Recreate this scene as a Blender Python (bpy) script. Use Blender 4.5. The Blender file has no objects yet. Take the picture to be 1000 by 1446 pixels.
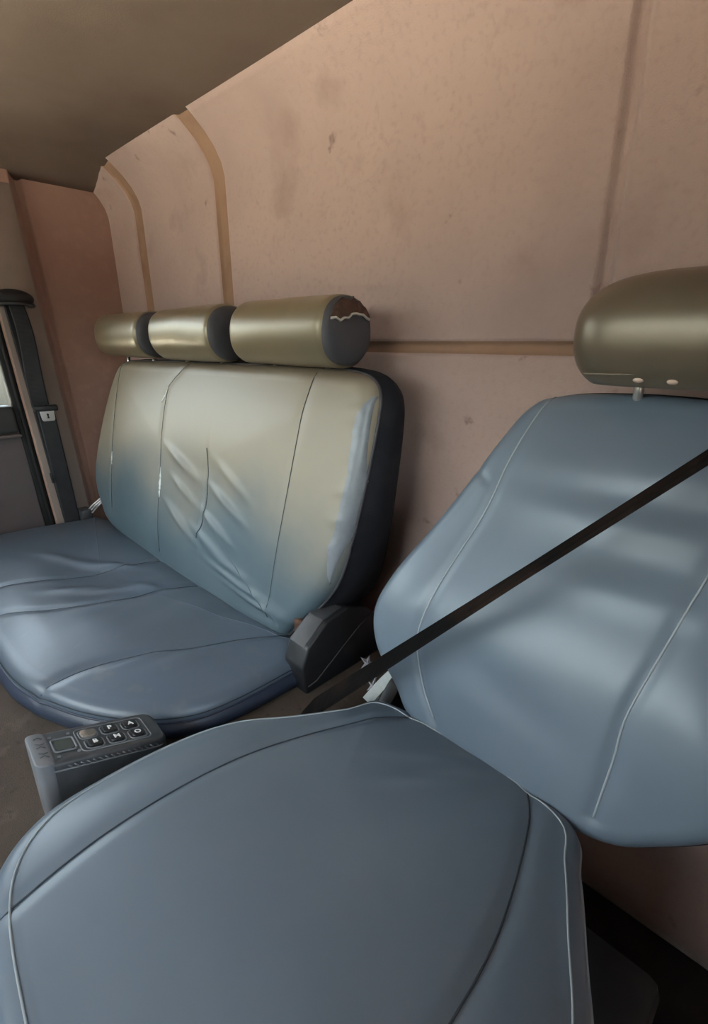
import bpy, bmesh, math, random
import numpy as np
from mathutils import Vector, Matrix
from mathutils.bvhtree import BVHTree
random.seed(4)
R = math.radians
SC = bpy.context.scene
COL = SC.collection

# ------------------------------------------------------------------ camera, sky, sun, exposure
CAM = Vector((0, 0, 1.10))
FPX, HOR, VPX = 700.0, 482.0, -250.0            # focal in px of the 1000x1446 frame, horizon row, vanishing column of the cab's width
PITCH = math.atan((723 - HOR) / FPX)
YAW = math.atan((500 - VPX) / math.hypot(FPX, 723 - HOR))
fh = Vector((-math.cos(YAW), math.sin(YAW), 0))
FW = (fh * math.cos(PITCH) - Vector((0, 0, 1)) * math.sin(PITCH)).normalized()
cd = bpy.data.cameras.new('camera'); cam = bpy.data.objects.new('camera', cd); COL.objects.link(cam)
cam.location = CAM
cam.rotation_euler = FW.to_track_quat('-Z', 'Y').to_euler()
cd.sensor_fit = 'VERTICAL'; cd.sensor_height = 36.0; cd.lens = 36.0 * FPX / 1446.0; cd.clip_start = 0.02
SC.camera = cam

w = bpy.data.worlds.new('world'); SC.world = w; w.use_nodes = True
nt = w.node_tree; nt.nodes.clear()
sky = nt.nodes.new('ShaderNodeTexSky'); sky.sky_type = 'NISHITA'; sky.sun_disc = False
sky.sun_elevation = R(66); sky.sun_rotation = R(180); sky.air_density = 1.3; sky.dust_density = 4.0; sky.ozone_density = 1.0
bg = nt.nodes.new('ShaderNodeBackground'); bg.inputs[1].default_value = 0.20
wo = nt.nodes.new('ShaderNodeOutputWorld')
hs = nt.nodes.new('ShaderNodeHueSaturation'); hs.inputs['Saturation'].default_value = 0.45
nt.links.new(sky.outputs[0], hs.inputs['Color']); nt.links.new(hs.outputs[0], bg.inputs[0]); nt.links.new(bg.outputs[0], wo.inputs[0])

sd = bpy.data.lights.new('sun', 'SUN'); sd.energy = 10.0; sd.angle = R(0.6); sd.color = (1.0, 0.93, 0.82)
sun = bpy.data.objects.new('sun', sd); COL.objects.link(sun)
sun.rotation_euler = Vector((0.02, math.cos(R(66)), -math.sin(R(66)))).to_track_quat('-Z', 'Y').to_euler()
sun.location = (0, -3, 5)

# room extents
XL, XR, YR, YF, ZC = -2.12, 0.27, 0.88, -1.08, 1.66

def portal(loc, rot, sx, sy):
    l = bpy.data.lights.new('window_portal', 'AREA'); l.shape = 'RECTANGLE'; l.size = sx; l.size_y = sy
    l.cycles.is_portal = True
    o = bpy.data.objects.new('window_portal', l); COL.objects.link(o); o.location = loc; o.rotation_euler = rot
portal((-0.93, YF + 0.01, 1.19), (R(90), 0, R(180)), 2.1, 0.68)       # windscreen
portal((XL + 0.005, -0.17, 1.18), (R(90), 0, R(-90)), 1.02, 0.58)     # passenger window
portal((XR - 0.005, -0.15, 1.18), (R(90), 0, R(90)), 1.06, 0.58)      # driver's window

vs = SC.view_settings
vs.view_transform = 'Standard'; vs.look = 'None'; vs.gamma = 1.0; vs.use_curve_mapping = False
vs.exposure = 3.12
SC.cycles.max_bounces = 10; SC.cycles.diffuse_bounces = 6; SC.cycles.use_denoising = True
SC.cycles.sample_clamp_indirect = 6.0

# ------------------------------------------------------------------ materials
def mat(name, col, rough=0.5, spec=0.5, metal=0.0, noise=None, bump=None, extra=None, sheen=0.0, coat=0.0, stint=(1, 1, 1)):
    """noise=(scale, colour2, lo, hi[, detail]); bump=list of (scale, strength, distance)"""
    m = bpy.data.materials.new(name); m.use_nodes = True
    n = m.node_tree; N = n.nodes; L = n.links
    b = N['Principled BSDF']
    b.inputs['Base Color'].default_value = (*col, 1); b.inputs['Roughness'].default_value = rough
    b.inputs['Specular IOR Level'].default_value = spec; b.inputs['Metallic'].default_value = metal
    b.inputs['Sheen Weight'].default_value = sheen; b.inputs['Coat Weight'].default_value = coat; b.inputs['Specular Tint'].default_value = (*stint, 1); b.inputs['Coat Tint'].default_value = (*stint, 1); b.inputs['Coat Roughness'].default_value = .28
    tc = N.new('ShaderNodeTexCoord')
    cur = None
    if noise:
        lst = noise if isinstance(noise, list) else [noise]
        for it in lst:
            sc, c2, lo, hi = it[:4]
            t = N.new('ShaderNodeTexNoise'); t.inputs['Scale'].default_value = sc
            t.inputs['Detail'].default_value = it[4] if len(it) > 4 else 4
            if len(it) > 5:
                mp = N.new('ShaderNodeMapping'); mp.inputs['Scale'].default_value = it[5]
                L.new(tc.outputs['Object'], mp.inputs[0]); L.new(mp.outputs[0], t.inputs['Vector'])
            else:
                L.new(tc.outputs['Object'], t.inputs['Vector'])
            mr = N.new('ShaderNodeMapRange'); mr.inputs[1].default_value = lo; mr.inputs[2].default_value = hi
            L.new(t.outputs[0], mr.inputs[0])
            mx = N.new('ShaderNodeMix'); mx.data_type = 'RGBA'
            L.new(mr.outputs[0], mx.inputs[0])
            if cur is None: mx.inputs[6].default_value = (*col, 1)
            else: L.new(cur, mx.inputs[6])
            mx.inputs[7].default_value = (*c2, 1)
            cur = mx.outputs[2]
    if extra:
        cur = extra(N, L, tc, cur, b)
    if cur is not None: L.new(cur, b.inputs['Base Color'])
    if bump:
        prev = None
        for sc, st, ds in bump:
            t = N.new('ShaderNodeTexNoise'); t.inputs['Scale'].default_value = sc; t.inputs['Detail'].default_value = 3
            L.new(tc.outputs['Object'], t.inputs['Vector'])
            bp = N.new('ShaderNodeBump'); bp.inputs['Strength'].default_value = st; bp.inputs['Distance'].default_value = ds
            L.new(t.outputs[0], bp.inputs['Height'])
            if prev: L.new(prev, bp.inputs['Normal'])
            prev = bp.outputs[0]
        L.new(prev, b.inputs['Normal'])
    return m

VINYL = (0.085, 0.118, 0.138)
def dust_shade_extra(axis_lo, axis_hi, dcol, amt, ragged=.34):
    """dust and sun-fading that has settled over the upper part of a cover, also shade painted along its top edge, with a ragged noisy edge (object space z)"""
    def f(N, L, tc, cur, b):
        sx = N.new('ShaderNodeSeparateXYZ'); L.new(tc.outputs['Object'], sx.inputs[0])
        t = N.new('ShaderNodeTexNoise'); t.inputs['Scale'].default_value = 3.2; t.inputs['Detail'].default_value = 5
        L.new(tc.outputs['Object'], t.inputs['Vector'])
        ma = N.new('ShaderNodeMath'); ma.operation = 'MULTIPLY_ADD'; ma.inputs[1].default_value = ragged
        L.new(t.outputs[0], ma.inputs[0]); L.new(sx.outputs[2], ma.inputs[2])
        mr = N.new('ShaderNodeMapRange'); mr.interpolation_type = 'SMOOTHSTEP'
        mr.inputs[1].default_value = axis_lo + ragged / 2; mr.inputs[2].default_value = axis_hi + ragged / 2; mr.inputs[4].default_value = amt
        L.new(ma.outputs[0], mr.inputs[0])
        mx = N.new('ShaderNodeMix'); mx.data_type = 'RGBA'
        L.new(mr.outputs[0], mx.inputs[0])
        if cur is None: mx.inputs[6].default_value = b.inputs['Base Color'].default_value
        else: L.new(cur, mx.inputs[6])
        mx.inputs[7].default_value = (*dcol, 1)
        return mx.outputs[2]
    return f

VB = [(900, .12, .0006), (14, .10, .006)]
M = {}
M['vinyl'] = mat('vinyl_blue_grey', VINYL, .40, .5, noise=[(5, (.10, .145, .185), .4, .7), (60, (.16, .205, .235), .62, .8)], bump=VB)
M['vinyl_back'] = mat('vinyl_bench_back', VINYL, .42, .5, noise=[(5, (.068, .098, .118), .4, .7)], bump=VB,
                      extra=lambda N, L, tc, cur, b: dust_shade_extra(.612, .640, (.12, .085, .055), .8, .05)(N, L, tc, dust_shade_extra(.16, .46, (.30, .245, .175), .85)(N, L, tc, cur, b), b))  # narrow brown band: dirt, plus dark ceiling reflection painted along the top edge
M['vinyl_seat'] = mat('vinyl_bench_seat', (.092, .12, .16), .37, .6, noise=[(4, (.08, .102, .132), .4, .7), (22, (.125, .14, .155), .6, .8)], bump=VB)
M['vinyl_drv'] = mat('vinyl_driver', (.128, .160, .200), .38, .6, noise=[(4, (.108, .138, .176), .4, .7)], bump=VB)
M['vinyl_olive'] = mat('vinyl_dusty_olive', (.19, .150, .097), .35, .9, coat=.35, stint=(1, .89, .70), noise=[(6, (.15, .125, .085), .4, .7), (18, (.215, .165, .11), .55, .8)], bump=VB)
M['vinyl_olive_d'] = mat('vinyl_dark_olive', (.105, .085, .064), .34, .9, coat=.35, stint=(1, .88, .70), noise=[(6, (.09, .074, .057), .4, .7)], bump=VB)
M['vinyl_navy'] = mat('vinyl_navy_side', (.032, .042, .072), .40, .5, noise=[(6, (.026, .036, .06), .4, .7)], bump=VB)
M['side_dark'] = mat('dark_side_cloth', (.014, .014, .018), .8, .2, noise=[(20, (.022, .021, .025), .45, .7)], bump=[(500, .2, .001)])
M['end_grey'] = mat('grey_end_vinyl', (.060, .056, .062), .55, .4, noise=[(9, (.05, .046, .05), .4, .7)], bump=[(40, .2, .004), (700, .15, .0006)])
M['edge_highlight'] = mat('pale_highlight_vinyl', (.20, .21, .23), .36, .6, noise=[(30, (.155, .165, .18), .45, .7), (90, (.08, .09, .11), .68, .76)], bump=VB)
M['thread'] = mat('dark_thread', (.025, .032, .042), .7)
M['thread_l'] = mat('pale_thread', (.30, .33, .35), .6)
M['foam'] = mat('brown_foam', (.075, .04, .03), .95, .1, noise=[(60, (.12, .07, .05), .45, .7)], bump=[(90, .8, .004)])
M['torn_edge'] = mat('torn_backing', (.42, .38, .34), .9, .1)
M['wear'] = mat('worn_backing_cloth', (.62, .64, .62), .9, .1, noise=[(120, (.30, .36, .38), .5, .62)])
M['felt'] = mat('tan_felt', (.455, .322, .282), .98, .08, sheen=.25,
                noise=[(1.6, (.365, .253, .228), .42, .68, 6), (90, (.37, .25, .225), .52, .9, 6), (6, (.31, .20, .175), .58, .80, 8), (13, (.17, .10, .095), .68, .76, 6)],
                bump=[(420, .5, .0015), (9, .25, .02)])
M['felt_groove'] = mat('tan_felt_groove', (.33, .20, .135), .98, .08, noise=[(9, (.26, .155, .11), .45, .7)], bump=[(420, .5, .0015)])
M['felt_side'] = mat('brown_side_felt', (.37, .215, .168), .95, .1, sheen=.15, noise=[(3, (.31, .18, .14), .4, .7, 6), (30, (.40, .235, .185), .5, .8)], bump=[(420, .4, .0015), (9, .25, .02)])
M['pillar'] = mat('pillar_trim', (.27, .205, .175), .8, .25, noise=[(5, (.22, .16, .135), .4, .7, 6)], bump=[(300, .25, .001)])
M['headliner'] = mat('headliner_cloth', (.17, .125, .10), .98, .08, noise=[(4, (.14, .10, .08), .4, .7)], bump=[(300, .3, .001)])
M['door'] = mat('door_trim_mauve', (.145, .115, .115), .6, .35, noise=[(6, (.12, .098, .10), .4, .7)], bump=[(260, .2, .0008)])
M['door_dark'] = mat('door_trim_dark', (.045, .043, .042), .5, .4, noise=[(9, (.06, .056, .052), .45, .7)])
M['rubber'] = mat('black_rubber', (.012, .011, .011), .6, .3)
M['black'] = mat('black_plastic', (.014, .014, .016), .42, .45, noise=[(30, (.02, .02, .022), .45, .7)], bump=[(500, .15, .0005)])
M['black_top'] = mat('lighter_black_plastic', (.05, .048, .052), .5, .45, noise=[(30, (.065, .06, .062), .45, .7)], bump=[(500, .2, .0005)])
M['web'] = mat('belt_webbing', (.022, .021, .024), .7, .3, noise=[(40, (.03, .028, .03), .4, .7)], bump=[(700, .4, .0008)])
M['web_brown'] = mat('belt_webbing_brown', (.006, .005, .005), .85, .05, noise=[(6, (.026, .015, .011), .48, .66)], bump=[(700, .4, .0008)])
M['steel'] = mat('bright_steel', (.72, .70, .68), .28, .5, 1.0)
M['plate'] = mat('dull_plate', (.62, .58, .58), .4, .5, .4)
M['slot'] = mat('dark_slot', (.012, .012, .012), .8)
M['strap'] = mat('pale_strap', (.66, .72, .72), .5, .4, noise=[(50, (.52, .58, .58), .45, .7)])
M['foil'] = mat('crumpled_foil', (.48, .48, .54), .5, .5, .2, noise=[(150, (.28, .27, .30), .45, .65)])
M['button'] = mat('beige_button', (.55, .40, .32), .5, .4)
M['carpet'] = mat('tunnel_carpet', (.115, .09, .075), .98, .08, noise=[(3, (.085, .068, .058), .4, .68, 6), (24, (.15, .12, .10), .55, .8), (70, (.07, .055, .047), .6, .75)], bump=[(500, .6, .0015), (30, .3, .006)])
M['mat'] = mat('floor_rubber', (.022, .020, .019), .8, .25, noise=[(8, (.035, .031, .028), .45, .7)], bump=[(200, .3, .002)])
M['dash'] = mat('dash_warm_bounce', (.46, .33, .23), .75, .25, bump=[(300, .2, .001)])  # tan picked for its warm bounce
M['dev'] = mat('device_case', (.055, .057, .063), .42, .5, noise=[(30, (.08, .082, .09), .45, .7)], bump=[(400, .15, .0005)])
M['dev_l'] = mat('device_rim', (.17, .175, .19), .45, .5)
M['key'] = mat('device_key', (.018, .018, .02), .35, .5)
M['key_w'] = mat('device_key_worn', (.17, .145, .125), .45, .4, noise=[(120, (.30, .25, .20), .45, .65)])
M['white'] = mat('print_white', (.80, .80, .80), .6)
M['lcd'] = mat('lcd_grey_green', (.075, .09, .085), .2, .6)
M['ground'] = mat('yard_concrete', (.46, .42, .36), .9, .2, noise=[(.7, (.38, .35, .31), .4, .7)])
def glass():
    m = bpy.data.materials.new('window_glass'); m.use_nodes = True
    N = m.node_tree.nodes; L = m.node_tree.links; N.clear()
    t = N.new('ShaderNodeBsdfTransparent'); t.inputs[0].default_value = (.93, .97, .95, 1)
    g = N.new('ShaderNodeBsdfGlossy'); g.inputs['Roughness'].default_value = .02
    fr = N.new('ShaderNodeFresnel'); fr.inputs[0].default_value = 1.45
    x = N.new('ShaderNodeMixShader'); o = N.new('ShaderNodeOutputMaterial')
    L.new(fr.outputs[0], x.inputs[0]); L.new(t.outputs[0], x.inputs[1]); L.new(g.outputs[0], x.inputs[2]); L.new(x.outputs[0], o.inputs[0])
    return m
M['glass'] = glass()

# ------------------------------------------------------------------ helpers
def wloc(o):
    v = Vector((0, 0, 0))
    while o is not None:
        v += o.location; o = o.parent
    return v

def link(name, me, material, parent=None, smooth=True):
    """me is in world coordinates (or local to parent when parent given, after shifting)"""
    o = bpy.data.objects.new(name, me); COL.objects.link(o)
    if material: me.materials.append(M[material] if isinstance(material, str) else material)
    if parent is not None:
        me.transform(Matrix.Translation(-wloc(parent))); o.parent = parent
    if smooth:
        for p in me.polygons: p.use_smooth = True
    return o

def mk(name, V, F, material, parent=None, smooth=True):
    me = bpy.data.meshes.new(name); me.from_pydata([tuple(v) for v in V], [], F); me.update()
    bm = bmesh.new(); bm.from_mesh(me); bmesh.ops.recalc_face_normals(bm, faces=bm.faces); bm.to_mesh(me); bm.free()
    return link(name, me, material, parent, smooth)

def frombm(name, bm, material, parent=None, smooth=False, angle=None):
    me = bpy.data.meshes.new(name); bmesh.ops.recalc_face_normals(bm, faces=bm.faces); bm.to_mesh(me); bm.free()
    o = link(name, me, material, parent, smooth)
    if angle is not None: me.set_sharp_from_angle(angle=R(angle))
    return o

def tag(o, label, cat, group=None, kind=None):
    o['label'] = label; o['category'] = cat
    if group: o['group'] = group
    if kind: o['kind'] = kind
    return o

def struct(o, label=None, cat=None):
    o['kind'] = 'structure'
    if label: o['label'] = label
    if cat: o['category'] = cat
    return o

def empty(name, loc, label, cat, group=None):
    o = bpy.data.objects.new(name, None); COL.objects.link(o); o.location = loc; o.empty_display_size = .1
    return tag(o, label, cat, group)

def box_bm(x0, x1, y0, y1, z0, z1, bev=0.0, seg=2):
    bm = bmesh.new(); bmesh.ops.create_cube(bm, size=1)
    for v in bm.verts:
        v.co = Vector(((x0 + x1) / 2 + v.co.x * (x1 - x0), (y0 + y1) / 2 + v.co.y * (y1 - y0), (z0 + z1) / 2 + v.co.z * (z1 - z0)))
    if bev: bmesh.ops.bevel(bm, geom=bm.edges[:], offset=bev, segments=seg, affect='EDGES', profile=.5)
    return bm

def box(name, x0, x1, y0, y1, z0, z1, material, parent=None, bev=0.0, seg=2):
    return frombm(name, box_bm(x0, x1, y0, y1, z0, z1, bev, seg), material, parent, bool(bev), 40 if bev else None)

def prism(name, poly, axis, a0, a1, material, parent=None, bev=0.0, seg=2):
    """poly = 2D points; axis 'x': poly is (y,z); 'y': (x,z); 'z': (x,y)"""
    def P(p, a):
        return {'x': (a, p[0], p[1]), 'y': (p[0], a, p[1]), 'z': (p[0], p[1], a)}[axis]
    bm = bmesh.new()
    v0 = [bm.verts.new(P(p, a0)) for p in poly]; v1 = [bm.verts.new(P(p, a1)) for p in poly]
    n = len(poly)
    bm.faces.new(v0); bm.faces.new(v1)
    for i in range(n): bm.faces.new((v0[i], v0[(i + 1) % n], v1[(i + 1) % n], v1[i]))
    bmesh.ops.recalc_face_normals(bm, faces=bm.faces)
    if bev: bmesh.ops.bevel(bm, geom=bm.edges[:], offset=bev, segments=seg, affect='EDGES', profile=.5)
    return frombm(name, bm, material, parent, bool(bev), 35 if bev else None)

def catmull(pts, n, closed=False):
    P = np.array(pts, float); m = len(P)
    out = []
    segs = m if closed else m - 1
    for s in range(segs):
        if closed: a, b, c, d = P[(s - 1) % m], P[s], P[(s + 1) % m], P[(s + 2) % m]
        else: a, b, c, d = P[max(s - 1, 0)], P[s], P[s + 1], P[min(s + 2, m - 1)]
        for k in range(16):
            t = k / 16
            out.append(.5 * ((2 * b) + (c - a) * t + (2 * a - 5 * b + 4 * c - d) * t * t + (3 * b - a - 3 * c + d) * t ** 3))
    if not closed: out.append(P[-1])
    out = np.array(out)
    q = np.vstack([out, out[:1]]) if closed else out
    L = np.concatenate([[0], np.cumsum(np.linalg.norm(np.diff(q, axis=0), axis=1))])
    s = np.linspace(0, L[-1], n + 1)[:-1] if closed else np.linspace(0, L[-1], n)
    return np.stack([np.interp(s, L, q[:, i]) for i in range(P.shape[1])], 1)

def tube(name, pts, r, material, parent=None, sides=6, closed=False):
    P = [Vector(p) for p in pts]; n = len(P); V = []; F = []
    up = Vector((.31, .17, .93)).normalized()
    for i in range(n):
        a = P[(i - 1) % n] if closed else P[max(i - 1, 0)]; b = P[(i + 1) % n] if closed else P[min(i + 1, n - 1)]
        t = (b - a).normalized(); s = t.cross(up)
        if s.length < 1e-3: s = t.cross(Vector((1, 0, 0)))
        s.normalize(); q = s.cross(t)
        for k in range(sides):
            an = 2 * math.pi * k / sides
            V.append(P[i] + (s * math.cos(an) + q * math.sin(an)) * r)
    for i in range(n if closed else n - 1):
        j = (i + 1) % n
        for k in range(sides):
            k2 = (k + 1) % sides
            F.append((i * sides + k, i * sides + k2, j * sides + k2, j * sides + k))
    if not closed:
        F.append(tuple(range(sides))); F.append(tuple(range((n - 1) * sides, n * sides)))
    return mk(name, V, F, material, parent)

def ribbon(name, pts, side, width, thick, material, parent=None):
    """belt strip: pts centre line, side(i, t) = unit width direction; a fold of four edges per section"""
    P = [Vector(p) for p in pts]; n = len(P); V = []; F = []
    for i in range(n):
        t = (P[min(i + 1, n - 1)] - P[max(i - 1, 0)]).normalized()
        s = side(i / (n - 1)); s = (s - t * s.dot(t)).normalized(); q = t.cross(s)
        wd = width(i / (n - 1)) if callable(width) else width
        for a, b in ((-1, -1), (-.86, 1), (.86, 1), (1, -1)):
            V.append(P[i] + s * a * wd / 2 + q * b * thick / 2)
    for i in range(n - 1):
        for k in range(4):
            k2 = (k + 1) % 4
            F.append((i * 4 + k, i * 4 + k2, i * 4 + 4 + k2, i * 4 + 4 + k))
    F.append((0, 1, 2, 3)); F.append(tuple(n * 4 - 4 + k for k in range(4)))
    return mk(name, V, F, material, parent, smooth=False)

class Frame:
    """local plane frame: u, v in the plane, n out of it"""
    def __init__(s, o, u, v): s.o = Vector(o); s.u = Vector(u).normalized(); s.v = Vector(v).normalized(); s.n = s.u.cross(s.v).normalized()
    def __call__(s, u, v, n=0.0): return s.o + s.u * u + s.v * v + s.n * n

def pillow(fr, outline, thick, er, crown, disp, N=320, rings=64, split=4, sp_side=None, cen=None, side_in=0.0):
    """upholstered pad. returns (V_top, F_top, V_side, F_side, rim, bvh): cover with rounded rim, side band, back"""
    O = catmull(outline, N, True)
    area = .5 * np.sum(O[:, 0] * np.roll(O[:, 1], -1) - np.roll(O[:, 0], -1) * O[:, 1])
    if area < 0: O = O[::-1]
    T = np.roll(O, -1, 0) - np.roll(O, 1, 0); T /= np.linalg.norm(T, axis=1)[:, None]
    NN = np.stack([T[:, 1], -T[:, 0]], 1)                          # outward
    c = np.array(cen) if cen is not None else O.mean(0)
    seg = 8
    secs = []                                                      # list of (xy, n) from centre outwards
    inn = O - NN * er
    for k in range(1, rings + 1):
        s = 1 - (1 - k / rings) ** 1.0
        xy = c + (inn - c) * s
        secs.append((xy, np.full(N, crown * (1 - s ** 2.4))))
    for k in range(1, seg + 1):
        a = math.pi / 2 * k / seg
        secs.append((inn + NN * er * math.sin(a), np.full(N, -er * (1 - math.cos(a)))))
    ntop = len(secs)
    V = [fr(c[0], c[1], crown + disp(np.array([c[0]]), np.array([c[1]]))[0])]
    for xy, h in secs:
        d = disp(xy[:, 0], xy[:, 1])
        for i in range(N): V.append(fr(xy[i, 0], xy[i, 1], h[i] + d[i]))
    F = [(0, 1 + i, 1 + (i + 1) % N) for i in range(N)]
    for k in range(ntop - 1):
        for i in range(N):
            j = (i + 1) % N
            F.append((1 + k * N + i, 1 + (k + 1) * N + i, 1 + (k + 1) * N + j, 1 + k * N + j))
    rim = [V[1 + (ntop - 1) * N + i].copy() for i in range(N)]
    VS = [v.copy() for v in rim]; FS = []
    dep = 8
    hb = np.array([(fr.n.dot(v - fr.o)) for v in rim])
    for k in range(1, dep + 1):
        t = k / dep
        bulge = .012 * math.sin(math.pi * t) - side_in * t
        for i in range(N):
            p = O[i] + NN[i] * bulge
            VS.append(fr(p[0], p[1], hb[i] * (1 - t) - (thick(O[i, 1]) if callable(thick) else thick) * t))
    for k in range(dep):
        for i in range(N):
            j = (i + 1) % N
            FS.append((k * N + i, (k + 1) * N + i, (k + 1) * N + j, k * N + j))
    VS.append(fr(c[0], c[1], -(thick(c[1]) if callable(thick) else thick))); last = len(VS) - 1
    for i in range(N): FS.append((dep * N + i, last, dep * N + (i + 1) % N))
    bvh = BVHTree.FromPolygons([tuple(v) for v in V], F)
    return V, F, VS, FS, rim, bvh

def snap(fr, bvh, uv, lift=0.0):
    out = []
    for u, v in uv:
        h = bvh.ray_cast(fr(u, v, .3), -fr.n)
        if h[0] is not None: out.append(h[0] + h[1] * (lift if h[1].dot(fr.n) > 0 else -lift))
    return out

def seam(name, fr, bvh, pts, parent, r=.0009, m='thread', n=40):
    P = snap(fr, bvh, catmull(pts, n), .0004)
    return tube(name, P, r, m, parent, 5)

def gauss(u, v, cu, cv, su, sv, ang=0.0):
    ca, sa = math.cos(R(ang)), math.sin(R(ang))
    a = (u - cu) * ca + (v - cv) * sa; b = -(u - cu) * sa + (v - cv) * ca
    return np.exp(-(a / su) ** 2 - (b / sv) ** 2)

def seamdist(u, v, poly):
    P = catmull(poly, 40); d = np.full(u.shape, 9.0)
    for i in range(len(P) - 1):
        a, b = P[i], P[i + 1]; ab = b - a; L = ab @ ab
        t = np.clip(((u - a[0]) * ab[0] + (v - a[1]) * ab[1]) / L, 0, 1)
        d = np.minimum(d, np.hypot(u - a[0] - t * ab[0], v - a[1] - t * ab[1]))
    return d

# ------------------------------------------------------------------ the cab shell
def lean(z): return .043 * float(np.clip((1.25 - z) / .80, -.4, 1.3))
def lean_obj(o, ymin=-9):
    for v in o.data.vertices:
        p = v.co
        if p.y > ymin: p.y += lean(p.z)
    for c in o.children: lean_obj(c, ymin)
def sstep(x, a, b):
    t = np.clip((x - a) / (b - a), 0, 1); return t * t * (3 - 2 * t)
def groove(x, c, wd, e=.007): return sstep(x, c - wd / 2 - e, c - wd / 2 + e) * (1 - sstep(x, c + wd / 2 - e, c + wd / 2 + e))

def shell_grid(name, us, vs_, fn, material, thick_dir, parent=None):
    nu, nv = len(us), len(vs_)
    V = [fn(u, v) for v in vs_ for u in us]
    F = [(j * nu + i, j * nu + i + 1, (j + 1) * nu + i + 1, (j + 1) * nu + i) for j in range(nv - 1) for i in range(nu - 1)]
    o = mk(name, V, F, material, parent)
    md = o.modifiers.new('thickness', 'SOLIDIFY'); md.thickness = .03; md.offset = thick_dir
    return o

RIBS = [(-1.93, .06), (-1.40, .055), (-.32, .02)]
def rear_fn(x, z):
    X = np.array([x]); Z = np.array([z])
    d = .012 * groove(Z, 1.088, .020)[0]
    up = sstep(Z, 1.105, 1.13)[0]
    for c, wd in RIBS: d += .012 * groove(X, c, wd)[0] * up
    d += .004 * math.sin(x * 3.1 + 1) * math.sin(z * 2.7)
    cove = max(0, z - 1.52) / .14
    d -= .10 * cove ** 2
    cl = max(0, (-1.98 - x) / .15)
    d -= .03 * min(cl, 1) ** 2
    return (x, YR + d, z)
def fine(a, b, st, pts, fs=.0035, wdt=.03):
    g = set(np.round(np.arange(a, b + 1e-6, st), 4)); g.add(b)
    for p, hw in pts:
        for e in (p - hw, p + hw):
            g |= set(np.round(np.arange(max(a, e - .012), min(b, e + .012), fs), 4))
    return sorted(g)
wr = shell_grid('wall_rear', fine(XL - .02, XR + .02, .03, [(c, wd / 2) for c, wd in RIBS]), fine(0, ZC, .03, [(1.088, .010)]), rear_fn, 'felt', 0)
wr.modifiers['thickness'].offset = 1
wr.data.materials.append(M['felt_groove'])
for p_ in wr.data.polygons:
    if abs(p_.center.z - 1.088) < .013 or (p_.center.z > 1.12 and any(abs(p_.center.x - c) < wd / 2 + .003 for c, wd in RIBS[:2])): p_.material_index = 1
struct(wr, 'tan felt rear wall of the cab with moulded grooves', 'wall')

# left side wall behind the door: inner skin with pillar bead
def left_fn(y, z):
    Y = np.array([y]); d = 0
    d += .030 * (1 - sstep(Y, .555, .575)[0])               # pillar trim stands proud
    d -= .012 * groove(Y, .588, .020, .006)[0]
    return (XL + d - .02 * max(0, z - 1.2) ** 2, y + lean(z) * (1 - sstep(Y, .64, .80)[0]), z)
wl = shell_grid('wall_left', fine(.430, YR + .02, .03, [(.565, .01), (.588, .010)]), list(np.linspace(0, ZC, 34)), left_fn, 'felt_side', 1)
struct(wl, 'brown side wall lining with pillar bead beside the rear wall', 'wall')
def strips(bm, n=12):
    bmesh.ops.subdivide_edges(bm, edges=[e for e in bm.edges if abs(e.verts[0].co.z - e.verts[1].co.z) > .5], cuts=n, use_grid_fill=True); return bm
pt = frombm('pillar_trim', strips(box_bm(XL + .027, XL + .036, .432, .556, .0, 1.58, .004)), 'pillar', wl, True, 40); lean_obj(pt)
wlf = box('wall_left_front', XL - .04, XL, YF, -.70, 0, ZC, 'felt_side'); struct(wlf, 'side wall ahead of the passenger door', 'wall')

# passenger door
door = struct(box('door_1', XL - .05, XL + .005, -.70, .402, 0.02, .86, 'door', None, .006), 'mauve grey passenger door panel under the window', 'door')
box('door_capping', XL - .045, XL + .030, -.69, .396, .79, .885, 'door_dark', door, .012, 3)
box('capping_lip', XL + .004, XL + .034, -.69, .398, .775, .787, 'door', door, .005)
box('window_frame', XL - .05, XL - .005, .410, .430, .86, 1.52, 'door_dark', door, .006)
box('window_frame', XL - .05, XL - .005, -.70, -.65, .86, 1.52, 'door_dark', door, .006)
box('window_frame', XL - .05, XL - .005, -.70, .425, 1.48, 1.56, 'door_dark', door, .006)
# round speaker rim low on the door panel
ring = [(XL + .012, .205 + .085 * math.cos(a), .555 + .085 * math.sin(a)) for a in np.linspace(0, 2 * math.pi, 40, endpoint=False)]
tube('speaker_rim', ring, .009, 'door', door, 8, True)
bm = bmesh.new(); bmesh.ops.create_cone(bm, cap_ends=True, segments=40, radius1=.08, radius2=.065, depth=.012, matrix=Matrix.Translation((XL + .008, .205, .555)) @ Matrix.Rotation(R(90), 4, 'Y'))
frombm('speaker_grille', bm, 'door_dark', door)
for k in range(6):
    zz = .555 - .05 + .02 * k; hw = math.sqrt(.06 ** 2 - (zz - .555) ** 2)
    box('grille_slat', XL + .012, XL + .018, .205 - hw, .205 + hw, zz - .003, zz + .003, 'door_dark', door, .002)
lean_obj(door, .3)
seal = struct(frombm('trim_1', strips(box_bm(XL - .02, XL + .012, .398, .436, .0, 1.56, .006)), 'rubber', None, True, 40), 'black rubber door seal beside the pillar', 'seal')
tube('seal_bead', [(XL + .016, .418, z) for z in np.linspace(.0, 1.56, 20)], .007, 'rubber', seal, 8)
lean_obj(seal)
win = struct(box('window_1', XL - .03, XL - .026, -.66, .414, .86, 1.50, 'glass'), 'passenger door window pane', 'window')

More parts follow.
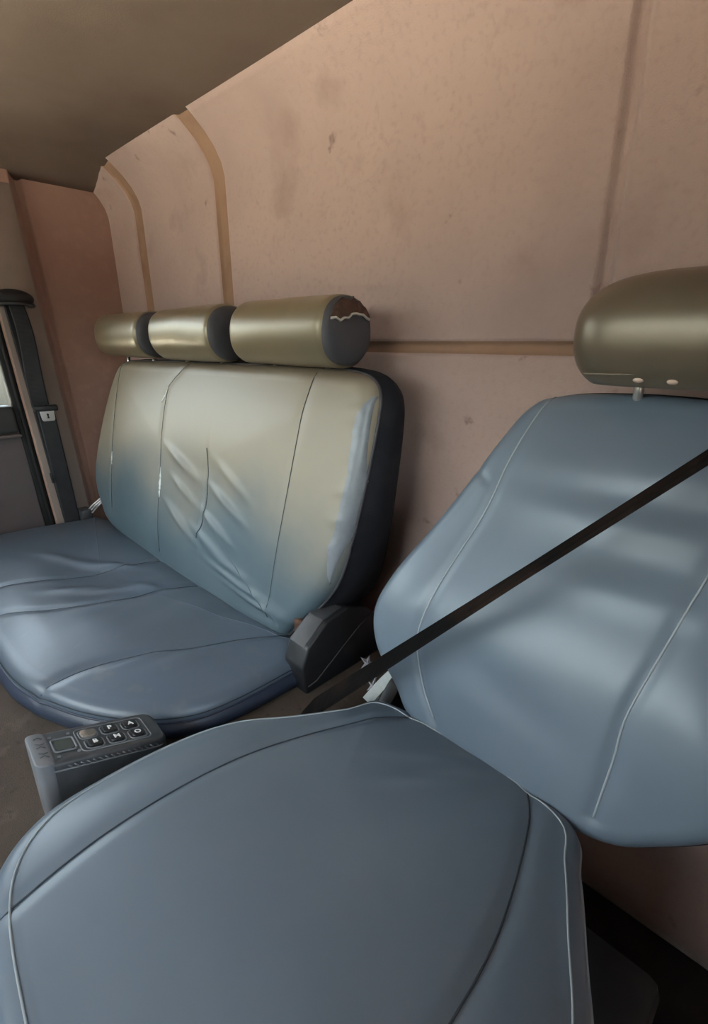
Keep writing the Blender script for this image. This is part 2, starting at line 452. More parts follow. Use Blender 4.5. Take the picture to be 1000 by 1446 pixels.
# front, right, floor, ceiling
wf = struct(box('wall_front', XL, XR, YF - .04, YF, 0, .84, 'dash'), 'panel under the windscreen', 'wall')
box('header_rail', XL, XR, YF - .04, YF, 1.54, ZC, 'headliner', wf)
box('pillar', XL, XL + .10, YF - .04, YF, .84, 1.54, 'pillar', wf); box('pillar', XR - .10, XR, YF - .04, YF, .84, 1.54, 'pillar', wf)
dsh = struct(prism('added_dash', [(YF, .40), (YF + .30, .40), (YF + .42, .55), (YF + .46, .72), (YF + .40, .80), (YF + .20, .835), (YF, .84)], 'x', XL + .02, XR - .02, 'dash', None, .012, 2), 'unseen dashboard below the windscreen, tan for warm bounce', 'dashboard')  # unseen dash, added to bounce warm sunlight into the cab
ws = struct(box('window_2', XL + .1, XR - .1, YF - .03, YF - .024, .84, 1.54, 'glass'), 'windscreen pane', 'window')
wrt = struct(box('wall_right', XR, XR + .04, .42, YR + .03, 0, ZC, 'felt_side'), 'brown side wall behind the driver door', 'wall')
box('door_header', XR, XR + .04, YF, .42, 1.48, ZC, 'pillar', wrt); box('front_pillar', XR, XR + .04, YF, -.69, 0, 1.48, 'pillar', wrt)
dr = struct(box('unseen_door', XR, XR + .05, -.69, .40, .02, .88, 'door', None, .006), 'unseen mauve grey driver door panel, shut to cut fill light', 'door')  # unseen door, modelled shut to cut fill light from the right
box('door_capping', XR - .03, XR + .045, -.68, .395, .80, .89, 'door_dark', dr, .012, 3)  # capping of the unseen driver door
struct(box('window_3', XR + .02, XR + .024, -.69, .42, .86, 1.49, 'glass'), 'window pane of the unseen driver door', 'window')
fl = struct(box('floor', XL - .02, XR + .04, YF, YR + .03, -.04, 0, 'mat'), 'dark rubber cab floor', 'floor')
def ceil_fn(x, y):
    e = min(x - XL, XR - x) / .25; d = -.05 * max(0, 1 - e) ** 2
    return (x, y, ZC + d)
ce = shell_grid('ceiling', list(np.linspace(XL - .02, XR + .03, 40)), list(np.linspace(YF - .03, YR + .02, 24)), ceil_fn, 'headliner', 1)
struct(ce, 'brown headliner over the seats', 'ceiling')
bm = box_bm(-14, 12, -14, 12, -1.35, -1.30); gr = frombm('ground', bm, 'ground'); struct(gr, 'pale concrete yard outside the cab', 'ground')
# carpeted engine tunnel between and under the seats
tn = struct(prism('trim_3', [(-1.46, 0), (-1.40, .385), (-1.385, .40), (-.52, .40), (-.505, .385), (-.49, 0)], 'y', -.55, YR, 'carpet', None, .012, 3), 'brown carpeted engine tunnel between the two seats', 'engine cover')

# ------------------------------------------------------------------ passenger bench
bench = empty('bench_seat', (-1.36, .40, .40), 'long blue grey vinyl bench seat with three roll headrests', 'bench seat')
REC = math.atan(.13 / .55)
FB = Frame((-1.3, .57, .5), (1, 0, 0), (0, math.sin(REC), math.cos(REC)))
BDX = .022
out_back = [(-.535, .548), (-.585, .48), (-.640, .34), (-.680, .20), (-.672, .10), (-.60, .02), (-.50, -.03), (-.2, -.05), (.16, -.05), (.46, -.04), (.545, .00), (.600, .06), (.650, .14), (.672, .25), (.682, .36),
            (.685, .46), (.680, .52), (.655, .552), (.60, .566), (.45, .570), (.2, .568), (-.1, .566), (-.35, .563), (-.48, .560)]
sm_back = [[(.495, .57), (.492, .534), (.485, .415), (.478, .306), (.463, .125), (.455, .0)],
           [(-.03, .575), (-.06, .548), (-.115, .50), (-.124, .46), (-.10, .25), (-.09, .10), (-.085, .0)],
           [(-.51, .55), (-.502, .468), (-.479, .214), (-.47, .05)]]
out_back = [(u - BDX if u > .5 else u, v) for u, v in out_back]
def disp_back(u, v):
    d = .004 * np.sin(u * 5 + 1) * np.cos(v * 9)
    for p in sm_back: d = d - .0028 * np.exp(-(seamdist(u, v, p) / .012) ** 2)
    # seat-back hollow with drag folds round the tack seam
    d = d - .012 * gauss(u, v, .13, .21, .20, .11)
    for cu, cv, su, sv, a, h in [(.03, .285, .085, .013, -20, .010), (.04, .215, .06, .011, -22, .008), (.25, .225, .08, .012, -20, .009), (.05, .125, .085, .013, -22, .011),
                                 (.22, .155, .07, .011, -18, .008), (.20, .105, .09, .012, -14, .008), (.27, .285, .07, .012, -24, .006),
                                 (.35, .045, .13, .009, -6, .010), (.42, .02, .12, .008, -4, .010), (.30, .075, .10, .010, -8, .006)]:
        d = d + h * gauss(u, v, cu, cv, su, sv, a)
    d = d - .006 * gauss(u, v, .150, .22, .008, .10)
    # slack cloth along the right-hand edge
    for cv in (.49, .455, .40, .33, .27, .215):
        d = d + .0025 * gauss(u, v, .630, cv, .020, .007, 12)
    return d
V, F, VS, FS, rim, bvh = pillow(FB, out_back, lambda v: float(np.interp(v, [0, .15, .35, .52], [.185, .165, .130, .108])), .036, .026, disp_back, cen=(0.02, .26), rings=90, N=420)
bb = mk('backrest', V, F, 'vinyl_back', bench)
mk('side_band', VS, FS, 'side_dark', bb)
tube('piping', [p + FB.n * .001 for p in rim], .0036, 'end_grey', bb, 6, True)
for p in sm_back: seam('seam', FB, bvh, p, bb)
seam('seam', FB, bvh, [(.142, .345), (.152, .30), (.160, .223), (.155, .16), (.142, .105)], bb, .0014)
# worn slits where the backing shows
def wear_patch(pts, wds, parent):
    P = catmull(pts, 14); VV = []; FF = []
    for i, (u, v) in enumerate(P):
        wd = np.interp(i / 13, np.linspace(0, 1, len(wds)), wds) * random.uniform(.6, 1.3)
        for s in (-1, 1): VV.append(snap(FB, bvh, [(u + s * wd, v + random.uniform(-.002, .002))], .0012)[0])
    FF = [(2 * i, 2 * i + 1, 2 * i + 3, 2 * i + 2) for i in range(13)]
    VV += [p - FB.n * .003 for p in VV[:]]; n = 28
    FF += [(a + n, c + n, b + n, d + n)[::-1] if False else (a + n, d + n, c + n, b + n) for a, b, c, d in FF]
    FF += [(2 * i, 2 * i + 2, 2 * i + 2 + n, 2 * i + n) for i in range(13)] + [(2 * i + 1, 2 * i + 1 + n, 2 * i + 3 + n, 2 * i + 3) for i in range(13)] + [(0, n, n + 1, 1), (26, 27, 27 + n, 26 + n)]
    o = mk('wear_mark', VV, FF, 'wear', parent, False); return o
wear_patch([(-.480, .245), (-.478, .225), (-.476, .200)], [.001, .006, .005, .001], bb)
wear_patch([(-.097, .255), (-.093, .225), (-.090, .19), (-.088, .165)], [.001, .004, .008, .006, .002], bb)
wear_patch([(-.128, .475), (-.134, .455), (-.140, .44)], [.001, .003, .001], bb)

# painted gloss highlight: pale strip down the inboard edge of the backrest
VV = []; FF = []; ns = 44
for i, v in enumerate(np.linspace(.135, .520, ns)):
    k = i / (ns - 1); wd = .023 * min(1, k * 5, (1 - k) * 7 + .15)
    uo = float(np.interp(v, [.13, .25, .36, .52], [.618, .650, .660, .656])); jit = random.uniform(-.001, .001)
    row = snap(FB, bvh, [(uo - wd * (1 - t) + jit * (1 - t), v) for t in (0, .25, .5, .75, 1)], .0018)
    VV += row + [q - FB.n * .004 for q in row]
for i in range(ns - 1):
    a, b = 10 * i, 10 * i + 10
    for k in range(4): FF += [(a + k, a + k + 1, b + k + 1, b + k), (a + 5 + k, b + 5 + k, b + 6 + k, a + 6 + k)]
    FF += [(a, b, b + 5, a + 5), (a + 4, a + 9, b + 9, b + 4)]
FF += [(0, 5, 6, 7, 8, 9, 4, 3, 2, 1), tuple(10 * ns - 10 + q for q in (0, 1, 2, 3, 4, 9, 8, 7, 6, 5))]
we = mk('edge_highlight', VV, FF, 'edge_highlight', bb); we.data.set_sharp_from_angle(angle=R(50)); we['label'] = 'pale strip along the edge, a painted gloss highlight'

# bench cushion, slightly higher towards the front
TL = R(2.0)
FC = Frame((-1.36, .36, .468), (1, 0, 0), (0, math.cos(TL), -math.sin(TL)))
out_cush = [(.645, .245), (.648, .15), (.645, .04), (.628, -.04), (.575, -.115), (.500, -.175), (.420, -.215), (.330, -.243), (.230, -.254), (.05, -.258), (-.25, -.256), (-.48, -.248), (-.58, -.22), (-.625, -.15), (-.64, 0), (-.635, .17), (-.62, .245), (-.4, .28), (0, .285), (.45, .275), (.60, .268)]
sm_cush = [[(.575, .255), (.519, .138), (.479, .041), (.42, -.08), (.398, -.143), (.387, -.215), (.385, -.238)],
           [(.220, .27), (.186, .061), (.165, -.02), (.10, -.15), (.04, -.21), (.0, -.245)],
           [(.0, .27), (-.03, .16), (-.062, -.01), (-.10, -.12), (-.14, -.24)]]
def disp_cush(u, v):
    d = .003 * np.sin(u * 7) * np.cos(v * 8 + .5)
    for p in sm_cush: d = d - .004 * np.exp(-(seamdist(u, v, p) / .012) ** 2)
    d = d - .020 * gauss(u, v, .04, .02, .17, .13) - .014 * gauss(u, v, -.14, .03, .14, .12)
    d = d + .007 * gauss(u, v, .045, -.035, .022, .075, -35) + .007 * gauss(u, v, .150, .085, .070, .022, 25) + .006 * gauss(u, v, .195, .0, .018, .06, -20)
    d = d + .005 * gauss(u, v, .10, .01, .014, .05, -30) + .006 * gauss(u, v, -.09, .06, .10, .020, 35) + .005 * gauss(u, v, -.22, -.01, .09, .02, 30) + .004 * gauss(u, v, -.05, .10, .08, .014, 30)
    d = d + .006 * gauss(u, v, .50, .02, .016, .06, -10) + .006 * gauss(u, v, .45, -.04, .014, .05, -15) + .006 * gauss(u, v, .53, .12, .02, .06, -20)
    d = d - .006 * gauss(u, v, .40, .17, .05, .06) + .010 * gauss(u, v, .10, -.19, .30, .05)
    d = d + .0022 * np.sin(u * 55 + 9 * v) * np.exp(-((v - .05) / .1) ** 2 - ((u - .18) / .12) ** 2)
    return d
V, F, VS, FS, rim, bvc = pillow(FC, out_cush, .068, .028, .036, disp_cush, cen=(.05, .01), rings=90, N=420, side_in=.004)
bc = mk('seat_cushion', V, F, 'vinyl_seat', bench)
mk('side_band', VS, FS, 'vinyl_navy', bc)
tube('piping', [p + FC.n * .0005 for p in rim], .0026, 'vinyl_navy', bc, 6, True)
rim2 = [FC(*(np.array(q) * .992), -.0085) for q in catmull(out_cush, 300, True)]
tube('stitch_line', [p + FC.n * .010 for p in rim], .0011, 'thread', bc, 5, True)
for p in sm_cush: seam('seam', FC, bvc, p, bc)
tube('side_seam', [Vector((-.873, .197, z)) + Vector((.012, -.016, 0)) for z in (.445, .43, .415)], .001, 'thread', bc, 5)
box('base_frame', -1.95, -1.47, .16, .60, 0.0, .405, 'black', bench, .01)
box('base_frame', -1.47, -.80, .20, .60, .395, .410, 'black', bench)
box('back_frame', -1.90, -.74, .66, .72, .395, .60, 'black', bench, .01)

# black recliner cover at the bench's inboard end
HC = [(.540, .398), (.532, .465), (.548, .508), (.600, .546), (.665, .556), (.72, .536), (.775, .485), (.79, .398)]
hc = prism('recliner_cover', HC, 'x', -.735, -.672, 'black', bench, .006, 3)
prism('cover_facet', [(.546, .5065), (.600, .5485), (.655, .5575), (.655, .550), (.603, .540), (.552, .500)], 'x', -.729, -.684, 'black_top', hc, .002)  # lighter plastic paints the lit top of the cover
tube('cover_ridge', [(-.6715, y, z) for y, z in ((.545, .418), (.568, .421), (.63, .458), (.69, .493), (.735, .515))], .0018, 'end_grey', hc, 6)
box('hinge_bracket', -.765, -.735, .585, .62, .49, .525, 'foam', bench, .004)

def roll_headrest(x0, x1, cy, cz, ry, rz, parent, torn=False):
    """rolled headrest: vinyl wrap, dark end panel on each end, two posts"""
    NS, NX = 64, 28
    fil = .016
    prof = []                                            # (x, scale) along the axis
    for k in range(7):
        a = math.pi / 2 * k / 6; prof.append((x0 + fil * (1 - math.sin(a)) - fil * 0, -fil * (1 - math.cos(math.pi / 2 - a))))
    for k in range(1, NX): prof.append((x0 + fil + (x1 - x0 - 2 * fil) * k / NX, 0))
    for k in range(7):
        a = math.pi / 2 * k / 6; prof.append((x1 - fil + fil * math.sin(a), -fil * (1 - math.cos(a))))
    V = []; F = []
    # first half runs from outside in
    prof[:7] = [(x0 + fil * (1 - math.cos(a)) , -fil * (1 - math.sin(a))) for a in np.linspace(0, math.pi / 2, 7)]
    for x, off in prof:
        for k in range(NS):
            a = 2 * math.pi * k / NS
            ca, sa = math.cos(a), math.sin(a)
            e = 2 / 2.25
            yy = math.copysign(abs(ca) ** e, ca) * (ry + off); zz = math.copysign(abs(sa) ** e, sa) * (rz + off)
            wob = .0010 * math.sin(9 * x + 3 * a) + .0004 * math.sin(31 * x + 2 * a)
            V.append((x, cy + yy * (1 + wob / ry), cz + zz * (1 + wob / rz)))
    n = len(prof)
    for i in range(n - 1):
        for k in range(NS):
            k2 = (k + 1) % NS
            F.append((i * NS + k, i * NS + k2, (i + 1) * NS + k2, (i + 1) * NS + k))
    F.append(tuple(range(NS))); F.append(tuple(range((n - 1) * NS, n * NS)))
    h = mk('headrest', V, F, 'vinyl_olive', parent)
    h.data.set_sharp_from_angle(angle=R(60))
    for sx, x in ((-1, x0), (1, x1)):                    # domed end panels
        VV = [(x + sx * .010, cy, cz)]; FF = []
        rs = [(.35, .009), (.6, .0075), (.8, .005), (.93, .002), (.99, -.004), (1.0, -.012)]
        for rr, off in rs:
            for k in range(NS):
                a = 2 * math.pi * k / NS; ca, sa = math.cos(a), math.sin(a); e = 2 / 2.25
                cr = .0012 * math.sin(5 * a + x * 40) * max(0, 1 - abs(rr - .75) * 3)
                VV.append((x + sx * (off + cr), cy + math.copysign(abs(ca) ** e, ca) * (ry - .004) * rr, cz + math.copysign(abs(sa) ** e, sa) * (rz - .004) * rr))
        for k in range(NS): FF.append((0, 1 + k, 1 + (k + 1) % NS))
        for i in range(len(rs) - 1):
            for k in range(NS):
                k2 = (k + 1) % NS
                FF.append((1 + i * NS + k, 1 + (i + 1) * NS + k, 1 + (i + 1) * NS + k2, 1 + i * NS + k2))
        ep = mk('end_panel', VV, FF, 'end_grey', h)
    for x in (x0 + .07, x1 - .07):
        tube('post', [(x, cy + .01, cz - rz - .06), (x, cy + .01, cz - rz + .02)], .006, 'steel', h, 10)
    if torn:
        # torn upper part of the end panel: brown foam with a ragged pale edge
        top = [(a, random.uniform(.84, .92)) for a in np.linspace(R(28), R(152), 15)]
        low = [(.052 - .104 * t, .026 + .005 * math.sin(5.5 * t) + random.uniform(-.004, .004)) for t in np.linspace(1, 0, 11)]
        pts = [(cy - math.cos(a) * ry * r_, cz + math.sin(a) * rz * r_) for a, r_ in top][::-1]
        lowp = [(cy + p, cz + q) for p, q in low]
        poly = pts + lowp[::1]
        X = x1
        bm = bmesh.new()
        def xs(y, z):
            rr = math.hypot((y - cy) / ry, (z - cz) / rz); return X + .0022 + float(np.interp(rr, [0, .35, .6, .8, .93, .99], [.010, .009, .0075, .005, .002, -.004]))
        vs0 = [bm.verts.new((xs(y, z), y, z)) for y, z in poly]
        cvt = bm.verts.new((xs(cy, cz + .048) + .002, cy, cz + .048))
        back = [bm.verts.new((X - .006, y, z)) for y, z in poly]
        for i in range(len(poly)):
            j = (i + 1) % len(poly); bm.faces.new((vs0[i], vs0[j], cvt)); bm.faces.new((vs0[i], back[i], back[j], vs0[j]))
        frombm('torn_patch', bm, 'foam', h)
        tube('torn_edge', [(xs(y, z) + .001, y, z) for y, z in lowp[0:11]], .0028, 'torn_edge', h, 5)
        tube('torn_edge', [(xs(y, z) + .001, y, z) for y, z in pts[6:15]], .0018, 'end_grey', h, 5)
    return h
for (a, b, t) in [(-1.045, -.725, True), (-1.465, -1.135, False), (-1.885, -1.545, False)]:
    roll_headrest(a, b, .718, 1.118, .070, .069, bench, t)

# ------------------------------------------------------------------ driver seat
drv = empty('driver_seat', (-.24, .25, .0), 'single reclined blue grey vinyl seat with padded headrest', 'car seat')
RD = math.atan(.2 / .5)
FD = Frame((-.2, .555, .52), (1, 0, 0), (0, math.sin(RD), math.cos(RD)))
out_d = [(-.120, .553), (-.165, .530), (-.195, .475), (-.240, .375), (-.285, .280), (-.325, .195), (-.343, .125), (-.318, .060), (-.262, .008), (-.205, -.035), (-.06, -.05), (.09, -.035), (.16, .005), (.215, .06), (.235, .125), (.225, .20),
         (.200, .29), (.178, .38), (.162, .47), (.148, .530), (.110, .555), (0, .562)]
sm_d = [[(-.125, .56), (-.138, .528), (-.162, .434), (-.174, .350), (-.198, .260), (-.215, .181), (-.224, .114), (-.201, .050), (-.165, .0)],
        [(.150, .545), (.140, .43), (.125, .337), (.105, .225), (.091, .143), (.090, .09), (.085, .0)]]
def disp_d(u, v):
    d = np.zeros_like(u)
    for p in sm_d: d = d - .004 * np.exp(-(seamdist(u, v, p) / .010) ** 2)
    d = d + .012 * gauss(u, v, -.29, .14, .06, .13, -20) + .012 * gauss(u, v, .19, .14, .06, .13, 20)
    d = d + .016 * np.exp(-((v - .17) / .11) ** 2) * np.exp(-((u + .05) / .35) ** 2)
    d = d + .004 * gauss(u, v, .10, .450, .22, .032, 3) - .004 * gauss(u, v, .07, .41, .15, .024, 4) + .003 * gauss(u, v, .02, .375, .18, .024, -3) - .004 * gauss(u, v, .10, .335, .12, .030, 3)
    d = d + .003 * gauss(u, v, .10, .29, .14, .022, 3) - .010 * np.exp(-((v - .56) / .05) ** 2)
    d = d - .004 * gauss(u, v, -.06, .10, .12, .03, -12)
    d = d - .003 * gauss(u, v, -.215, .41, .03, .006, -30)
    return d
V, F, VS, FS, rim, bvd = pillow(FD, out_d, .11, .030, .022, disp_d, cen=(-.05, .25), rings=80, N=360)
db = mk('backrest', V, F, 'vinyl_drv', drv)
mk('side_band', VS, FS, 'side_dark', db)
for p in sm_d: seam('seam', FD, bvd, p, db, .0014, 'thread_l')

TD = R(5)
FE = Frame((-.292, .245, .533), (1, 0, 0), (0, math.cos(TD), -math.sin(TD)))
out_e = [(-.175, .315), (-.215, .245), (-.265, .150), (-.305, .080), (-.325, .005), (-.328, -.10), (-.31, -.20), (-.24, -.26), (-.1, -.28), (.05, -.28), (.2, -.26), (.27, -.2), (.29, -.1), (.285, .0), (.265, .08), (.23, .16), (.19, .25), (.15, .315), (0, .33)]
sm_e = [[(-.09, .325), (-.125, .29), (-.165, .20), (-.195, .10), (-.21, -.02), (-.21, -.15), (-.20, -.26)], [(.08, .325), (.12, .25), (.16, .10), (.17, -.02), (.17, -.15), (.16, -.26)]]
def disp_e(u, v):
    d = np.zeros_like(u)
    for p in sm_e: d = d - .004 * np.exp(-(seamdist(u, v, p) / .010) ** 2)
    d = d + .010 * gauss(u, v, -.26, -.02, .05, .16) + .010 * gauss(u, v, .23, -.02, .05, .16)
    d = d + .003 * gauss(u, v, -.03, .24, .012, .08, -40) + .003 * gauss(u, v, .0, .20, .012, .08, -35)
    return d
V, F, VS, FS, rim, bve = pillow(FE, out_e, .085, .030, .030, disp_e, cen=(-.02, .0), rings=60, N=300, side_in=.02)
de = mk('seat_cushion', V, F, 'vinyl_drv', drv)
mk('side_band', VS, FS, 'vinyl_navy', de)
tube('piping', [p + FE.n * .002 for p in rim], .0026, 'thread_l', de, 6, True)
for p in sm_e: seam('seam', FE, bve, p, de, .0012, 'thread')
ci = np.array(out_e).mean(0)
tube('stitch_line', snap(FE, bve, [ci + (q - ci) * .925 for q in catmull(out_e, 160, True)], .0004), .0013, 'thread_l', de, 5, True)
box('seat_base', -.455, .0, .02, .50, 0, .42, 'black', drv, .015)

# padded headrest
def soft_headrest(cx, cy, cz, hx, hy, hz, parent):
    """rounded-box pad: end view a soft oval, ends rolled over with a big radius at the top, hem cut flat below"""
    NU, NX = 72, 60; V = []; F = []
    def sup(t, e): return math.copysign(abs(t) ** e, t)
    for j in range(NX + 1):
        b = -math.pi / 2 + math.pi * j / NX
        x = sup(math.sin(b), .62) * hx
        k_ = abs(x) / hx
        up = max(1 - k_ ** 3.4, 0) ** (1 / 2.6); lo = max(1 - k_ ** 5.0, 0) ** (1 / 2.2); dy = max(1 - k_ ** 4.5, 0) ** (1 / 2.4)
        for i in range(NU):
            a = 2 * math.pi * i / NU; ca, sa = math.cos(a), math.sin(a)
            zz = sup(sa, .86); z = zz * hz * (up if zz > 0 else lo)
            if z < -hz * .84: z = -hz * .84 + (z + hz * .84) * .15
            V.append((cx + x, cy + sup(ca, .86) * hy * dy, cz + z))
    for j in range(NX):
        for i in range(NU):
            k = (i + 1) % NU
            F.append((j * NU + i, j * NU + k, (j + 1) * NU + k, (j + 1) * NU + i))
    bm = bmesh.new(); vv = [bm.verts.new(v) for v in V]
    for f in F: bm.faces.new([vv[i] for i in f])
    bmesh.ops.remove_doubles(bm, verts=bm.verts, dist=1e-5)
    return frombm('headrest', bm, 'vinyl_olive_d', parent, True)
hd = soft_headrest(-.150, .765, 1.1085, .150, .072, .0765, drv)
tube('hem', [(x, .765 - .0585, 1.0605 + .0012 * math.sin(x * 30)) for x in np.linspace(-.265, -.045, 30)], .0016, 'vinyl_olive_d', hd, 6)
for x in (-.213, -.105):
    tube('post', [(x, .778, 1.00), (x, .772, 1.075)], .0065, 'steel', hd, 12)
for x in (-.198, -.160):
    bm = bmesh.new(); bmesh.ops.create_uvsphere(bm, u_segments=16, v_segments=10, radius=1, matrix=Matrix.Translation((x, .765 - .052, 1.0545)) @ Matrix.Diagonal((.0075, .006, .0045, 1)))
    frombm('plug', bm, 'button', hd, True)

# ------------------------------------------------------------------ passenger seat belt on the pillar
bx = XL + .055
pb = empty('seat_belt', (bx, .475, .43), 'dark seat belt hanging down the passenger side pillar', 'seat belt', None)
bm = bmesh.new(); bmesh.ops.create_uvsphere(bm, u_segments=28, v_segments=16, radius=1, matrix=Matrix.Translation((bx - .008, .478, 1.235)) @ Matrix.Diagonal((.030, .062, .030, 1)))
for v in bm.verts:
    if v.co.z < 1.222: v.co.z = 1.222 + (v.co.z - 1.222) * .25
gl = frombm('guide_loop', bm, 'black', pb, True)
tube('loop_rim', [(bx - .004 + .030 * math.cos(a), .478 + .055 * math.sin(a), 1.214 + .004 * math.cos(a)) for a in np.linspace(0, 2 * math.pi, 36, endpoint=False)], .0055, 'black_top', gl, 8, True)
sd_ = lambda t: Vector((.25 * math.sin(3 * t), 1, 0)).normalized()
ribbon('webbing', [(bx + .006 + .004 * math.sin(9 * t), .478 + .006 * math.sin(5 * t), 1.222 - .345 * t) for t in np.linspace(0, 1, 24)], sd_, lambda t: .046 + .010 * t, .003, 'web', pb)
ribbon('webbing', [(bx - .012, .470 + .010 * t, 1.222 - .80 * t) for t in np.linspace(0, 1, 30)], lambda t: Vector((-.2 + .3 * t, 1, 0)), .050, .003, 'web', pb)
ribbon('webbing', [(bx + .010 - .004 * t, .484 - .006 * t, .875 - .455 * t) for t in np.linspace(0, 1, 24)], lambda t: Vector((.1, 1, 0)), .055, .003, 'web', pb)
tg = prism('tongue', [(.458, .868), (.512, .868), (.508, .862), (.506, .834), (.502, .828), (.468, .828), (.464, .834), (.462, .862)], 'x', bx + .016, bx + .019, 'plate', pb, .0008)
box('tongue_cover', bx + .004, bx + .022, .446, .524, .862, .884, 'black', tg, .006)
prism('slot', [(.481, .838), (.489, .838), (.487, .846), (.489, .852), (.485, .856), (.481, .852), (.483, .846)], 'x', bx + .0185, bx + .0198, 'slot', tg)
box('stop_button', bx + .011, bx + .016, .442, .452, .60, .64, 'black', pb, .002)

def lean_part(o, base):
    for v in o.data.vertices: v.co.y += lean(v.co.z + base)
    for c in o.children: lean_part(c, base)
for c in pb.children: lean_part(c, .43)
# pale wire ends of the buckle stalk in the rear corner of the bench
wb = empty('buckle_stalk', (-2.04, .57, .40), 'twisted steel wire stalk in the corner behind the bench cushion', 'buckle')
for k in range(3):
    tube('wire', [(-2.05 + .014 * k, .575 + .006 * k, .465), (-2.025 + .012 * k, .592 + .006 * k, .492), (-1.985 + .010 * k, .618 + .007 * k, .528)], .0035, 'plate', wb, 8)
box('stalk_block', -2.085, -2.025, .55, .59, .43, .478, 'black_top', wb, .006)
tube('stalk_rod', [(-2.06, .565, .0), (-2.055, .57, .25), (-2.05, .572, .45)], .006, 'black', wb, 8)

# ------------------------------------------------------------------ driver seat belt across the seat
P0 = Vector((-.585, .475, .4545)); P1 = Vector((-.0846, .56, .9975))
dbelt = empty('seat_belt', (-.60, .44, .40), 'brown black seat belt stretched diagonally across the single seat', 'seat belt')
dirv = (P1 - P0); tend = (XR - .02 - P0.x) / dirv.x
pts = [P0 + Vector((-.010, -.045, -.050)) * k for k in (1, .75, .5, .25)] + [P0 + dirv * t for t in np.linspace(.02, tend, 60)]
def bside(t):
    a = np.interp(t, [0, .15, .45, 1], [R(25), R(22), R(12), R(10)])
    view = (P0 + dirv * t * tend - CAM).normalized()
    tt = dirv.normalized(); s = tt.cross(view).normalized()
    return s * math.sin(a) + view * math.cos(a)
ribbon('webbing', pts, bside, .047, .004, 'web_brown', dbelt)
box('anchor_plate', -.634, -.574, .405, .455, .399, .409, 'black', dbelt, .003)
pe = P0 + dirv * tend
box('guide_loop', XR - .05, XR, pe.y - .03, pe.y + .04, pe.z - .03, pe.z + .03, 'black', dbelt, .01)

# buckle with pale strap between the seats
bk = empty('belt_buckle', (-.52, .60, .40), 'pale grey strap with black buckle tucked between the two seats', 'buckle')
S0 = Vector((-.540, .592, .438)); S1 = Vector((-.528, .662, .472))
sv = (S0 - CAM).normalized(); ss = (S1 - S0).normalized().cross(sv).normalized()
ribbon('strap', [S0 + (S1 - S0) * t + Vector((0, 0, .004 * math.sin(3 * t))) for t in np.linspace(-.1, 1.1, 12)], lambda t: ss * .8 + sv * .5, .028, .005, 'strap', bk)
prism('buckle', [(.575, .402), (.64, .402), (.665, .45), (.655, .478), (.63, .47), (.59, .435)], 'x', -.525, -.495, 'black', bk, .005)
tube('cable', [(-.56, .59, .402), (-.545, .60, .425), (-.52, .625, .455)], .004, 'black_top', bk, 8)

# crumpled foil scraps lodged by the buckle
def scrap(cx, cy, cz, r, label, seed, stretch=1.0):
    rd = random.Random(seed); bm = bmesh.new(); n = 5; top = []; 
    view = (CAM - Vector((cx, cy, cz))).normalized(); a1 = view.cross(Vector((0, 0, 1))).normalized(); a2 = a1.cross(view)
    c0 = bm.verts.new(Vector((cx, cy, cz)) + view * r * .35); c1 = bm.verts.new(Vector((cx, cy, cz)) - view * r * .3)
    for k in range(n * 2):
        a = math.pi * k / n; rr = r * (rd.uniform(.85, 1.5) if k % 2 else rd.uniform(.35, .5))
        top.append(bm.verts.new(Vector((cx, cy, cz)) + a1 * math.cos(a) * rr + a2 * math.sin(a) * rr * stretch + view * rd.uniform(-.003, .003)))
    for k in range(n * 2):
        bm.faces.new((top[k], top[(k + 1) % (2 * n)], c0)); bm.faces.new((top[k], c1, top[(k + 1) % (2 * n)]))
    o = frombm('foil_scrap', bm, 'foil'); return tag(o, label, 'scrap')
scrap(-.6362, .6873, .420, .018, 'small crumpled silver foil scrap on the carpet behind the belt', 3, 1.2)
scrap(-.5767, .6411, .420, .015, 'tiny torn foil scrap beside the pale buckle strap', 8, 1.1)

# ------------------------------------------------------------------ keypad controller on the tunnel
kp = empty('keypad_remote', (-.728, .183, .40), 'black wedge shaped keypad with small screen and six buttons', 'remote control')
FK = Frame((-.7278, .1829, .500), (.0602, .9517, -.3012), (-.998, .052, -.0353))
def rrect(u0, u1, v0, v1, r, n=6):
    out = []
    for cu, cv, a0 in ((u1 - r, v1 - r, 0), (u0 + r, v1 - r, 90), (u0 + r, v0 + r, 180), (u1 - r, v0 + r, 270)):
        for k in range(n + 1):
            a = R(a0 + 90 * k / n); out.append((cu + r * math.cos(a), cv + r * math.sin(a)))
    return out
def slab(name, poly, n0, n1, material, parent, bev=0.0):
    bm = bmesh.new(); m = len(poly)
    a = [bm.verts.new(FK(u, v, n0)) for u, v in poly]; b = [bm.verts.new(FK(u, v, n1)) for u, v in poly]
    bm.faces.new(a); tf = bm.faces.new(b)
    for i in range(m): bm.faces.new((a[i], a[(i + 1) % m], b[(i + 1) % m], b[i]))
    bmesh.ops.recalc_face_normals(bm, faces=bm.faces)
    if bev: bmesh.ops.bevel(bm, geom=list(tf.edges), offset=bev, segments=2, affect='EDGES', profile=.5)
    return frombm(name, bm, material, parent, bool(bev), 35 if bev else None)
def loop(name, poly, n0, r, material, parent): return tube(name, [FK(u, v, n0) for u, v in poly], r, material, parent, 6, True)
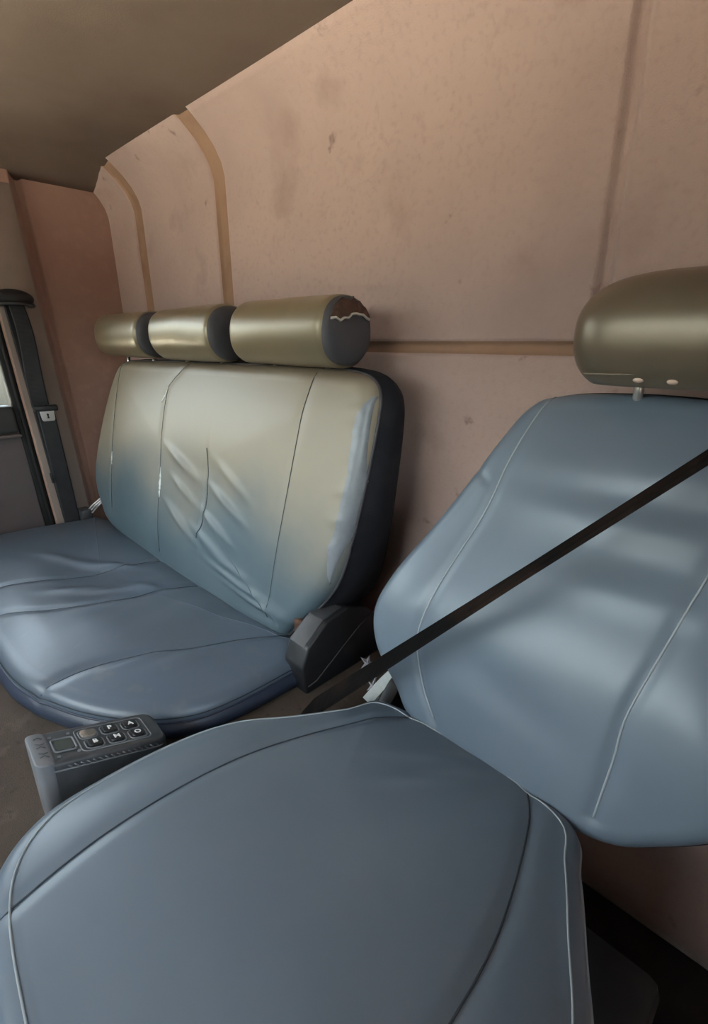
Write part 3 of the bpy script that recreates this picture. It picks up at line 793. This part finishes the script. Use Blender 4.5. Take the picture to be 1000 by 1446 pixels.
def text(name, s, u, v, n0, size, ang, material, parent):
    cu = bpy.data.curves.new('t', 'FONT'); cu.body = s; cu.size = size; cu.align_x = 'CENTER'; cu.align_y = 'CENTER'; cu.extrude = .0004; cu.offset = size * .02
    o = bpy.data.objects.new('t', cu); COL.objects.link(o)
    bpy.context.view_layer.update()
    me = bpy.data.meshes.new_from_object(o.evaluated_get(bpy.context.evaluated_depsgraph_get()))
    bpy.data.objects.remove(o)
    ca, sa = math.cos(R(ang)), math.sin(R(ang))
    for vv in me.vertices:
        x, y, z = vv.co; vv.co = FK(u + x * ca - y * sa, v + x * sa + y * ca, n0 + z)
    me.name = name; return link(name, me, material, parent, False)
def wedge(name, poly, top, material, parent, bev):
    """like slab, but its walls drop straight down to the tunnel"""
    bm = bmesh.new(); m = len(poly)
    b = [bm.verts.new(FK(u, v, top)) for u, v in poly]; a = [bm.verts.new((q.co.x, q.co.y, .3995)) for q in b]
    bm.faces.new(a); tf = bm.faces.new(b)
    for i in range(m): bm.faces.new((a[i], a[(i + 1) % m], b[(i + 1) % m], b[i]))
    bmesh.ops.recalc_face_normals(bm, faces=bm.faces)
    bmesh.ops.bevel(bm, geom=list(tf.edges), offset=bev, segments=3, affect='EDGES', profile=.5)
    return frombm(name, bm, material, parent, True, 35)
case = wedge('case', rrect(-.106, .073, -.043, .043, .016), 0, 'dev', kp, .005)
wedge('end_cap', rrect(-.118, -.091, -.044, .040, .010), .0035, 'dev_l', kp, .004)
loop('case_edge', rrect(-.104, .0735, -.0435, .0435, .016), -.012, .0014, 'dev_l', case)
for k in range(16):
    u = -.075 + .0085 * k
    tube('grip_rib', [FK(u, -.0430, -.006), FK(u + .006, -.0436, -.010)], .0010, 'dev_l', case, 5)
sc = slab('screen', rrect(-.084, -.060, -.014, .013, .004), -.001, .0016, 'lcd', kp)
loop('screen_frame', rrect(-.087, -.057, -.017, .016, .005), .001, .0016, 'dev_l', sc)
for u, v in ((-.086, .024), (-.060, .026), (-.056, -.024), (-.084, -.028)):
    slab('screw', rrect(u - .0025, u + .0025, v - .0025, v + .0025, .0024), 0, .0014, 'dev_l', kp)
loop('keypad_frame', rrect(-.052, .052, -.030, .031, .008), .0005, .0011, 'dev_l', kp)
for i in range(3):
    for j in range(2):
        u = -.0345 + .0325 * i + .003 * j; v = .0138 - .0276 * j
        worn = (i == 0 and j == 0)
        k = slab('button', rrect(u - .011, u + .011, v - .0095, v + .0095, .006), -.001, .004, 'key_w' if worn else 'key', kp, .0015)
        loop('button_ring', rrect(u - .0132, u + .0132, v - .0120, v + .0120, .007), .0005, .0011, 'dev_l', k)
        if not worn: text('letter', [['', 'P', 'A'], ['B', 'M', 'O']][j][i], u, v, .0042, .013, 0, 'white', k)
for k in range(5):                                     # rubbed lettering on the end cap, no longer legible
    v = -.026 + .012 * k
    tube('raised_mark', [FK(-.108, v, .004), FK(-.102, v + .004 * (-1) ** k, .004), FK(-.097, v - .002, .004)], .0007, 'dev', kp, 5)
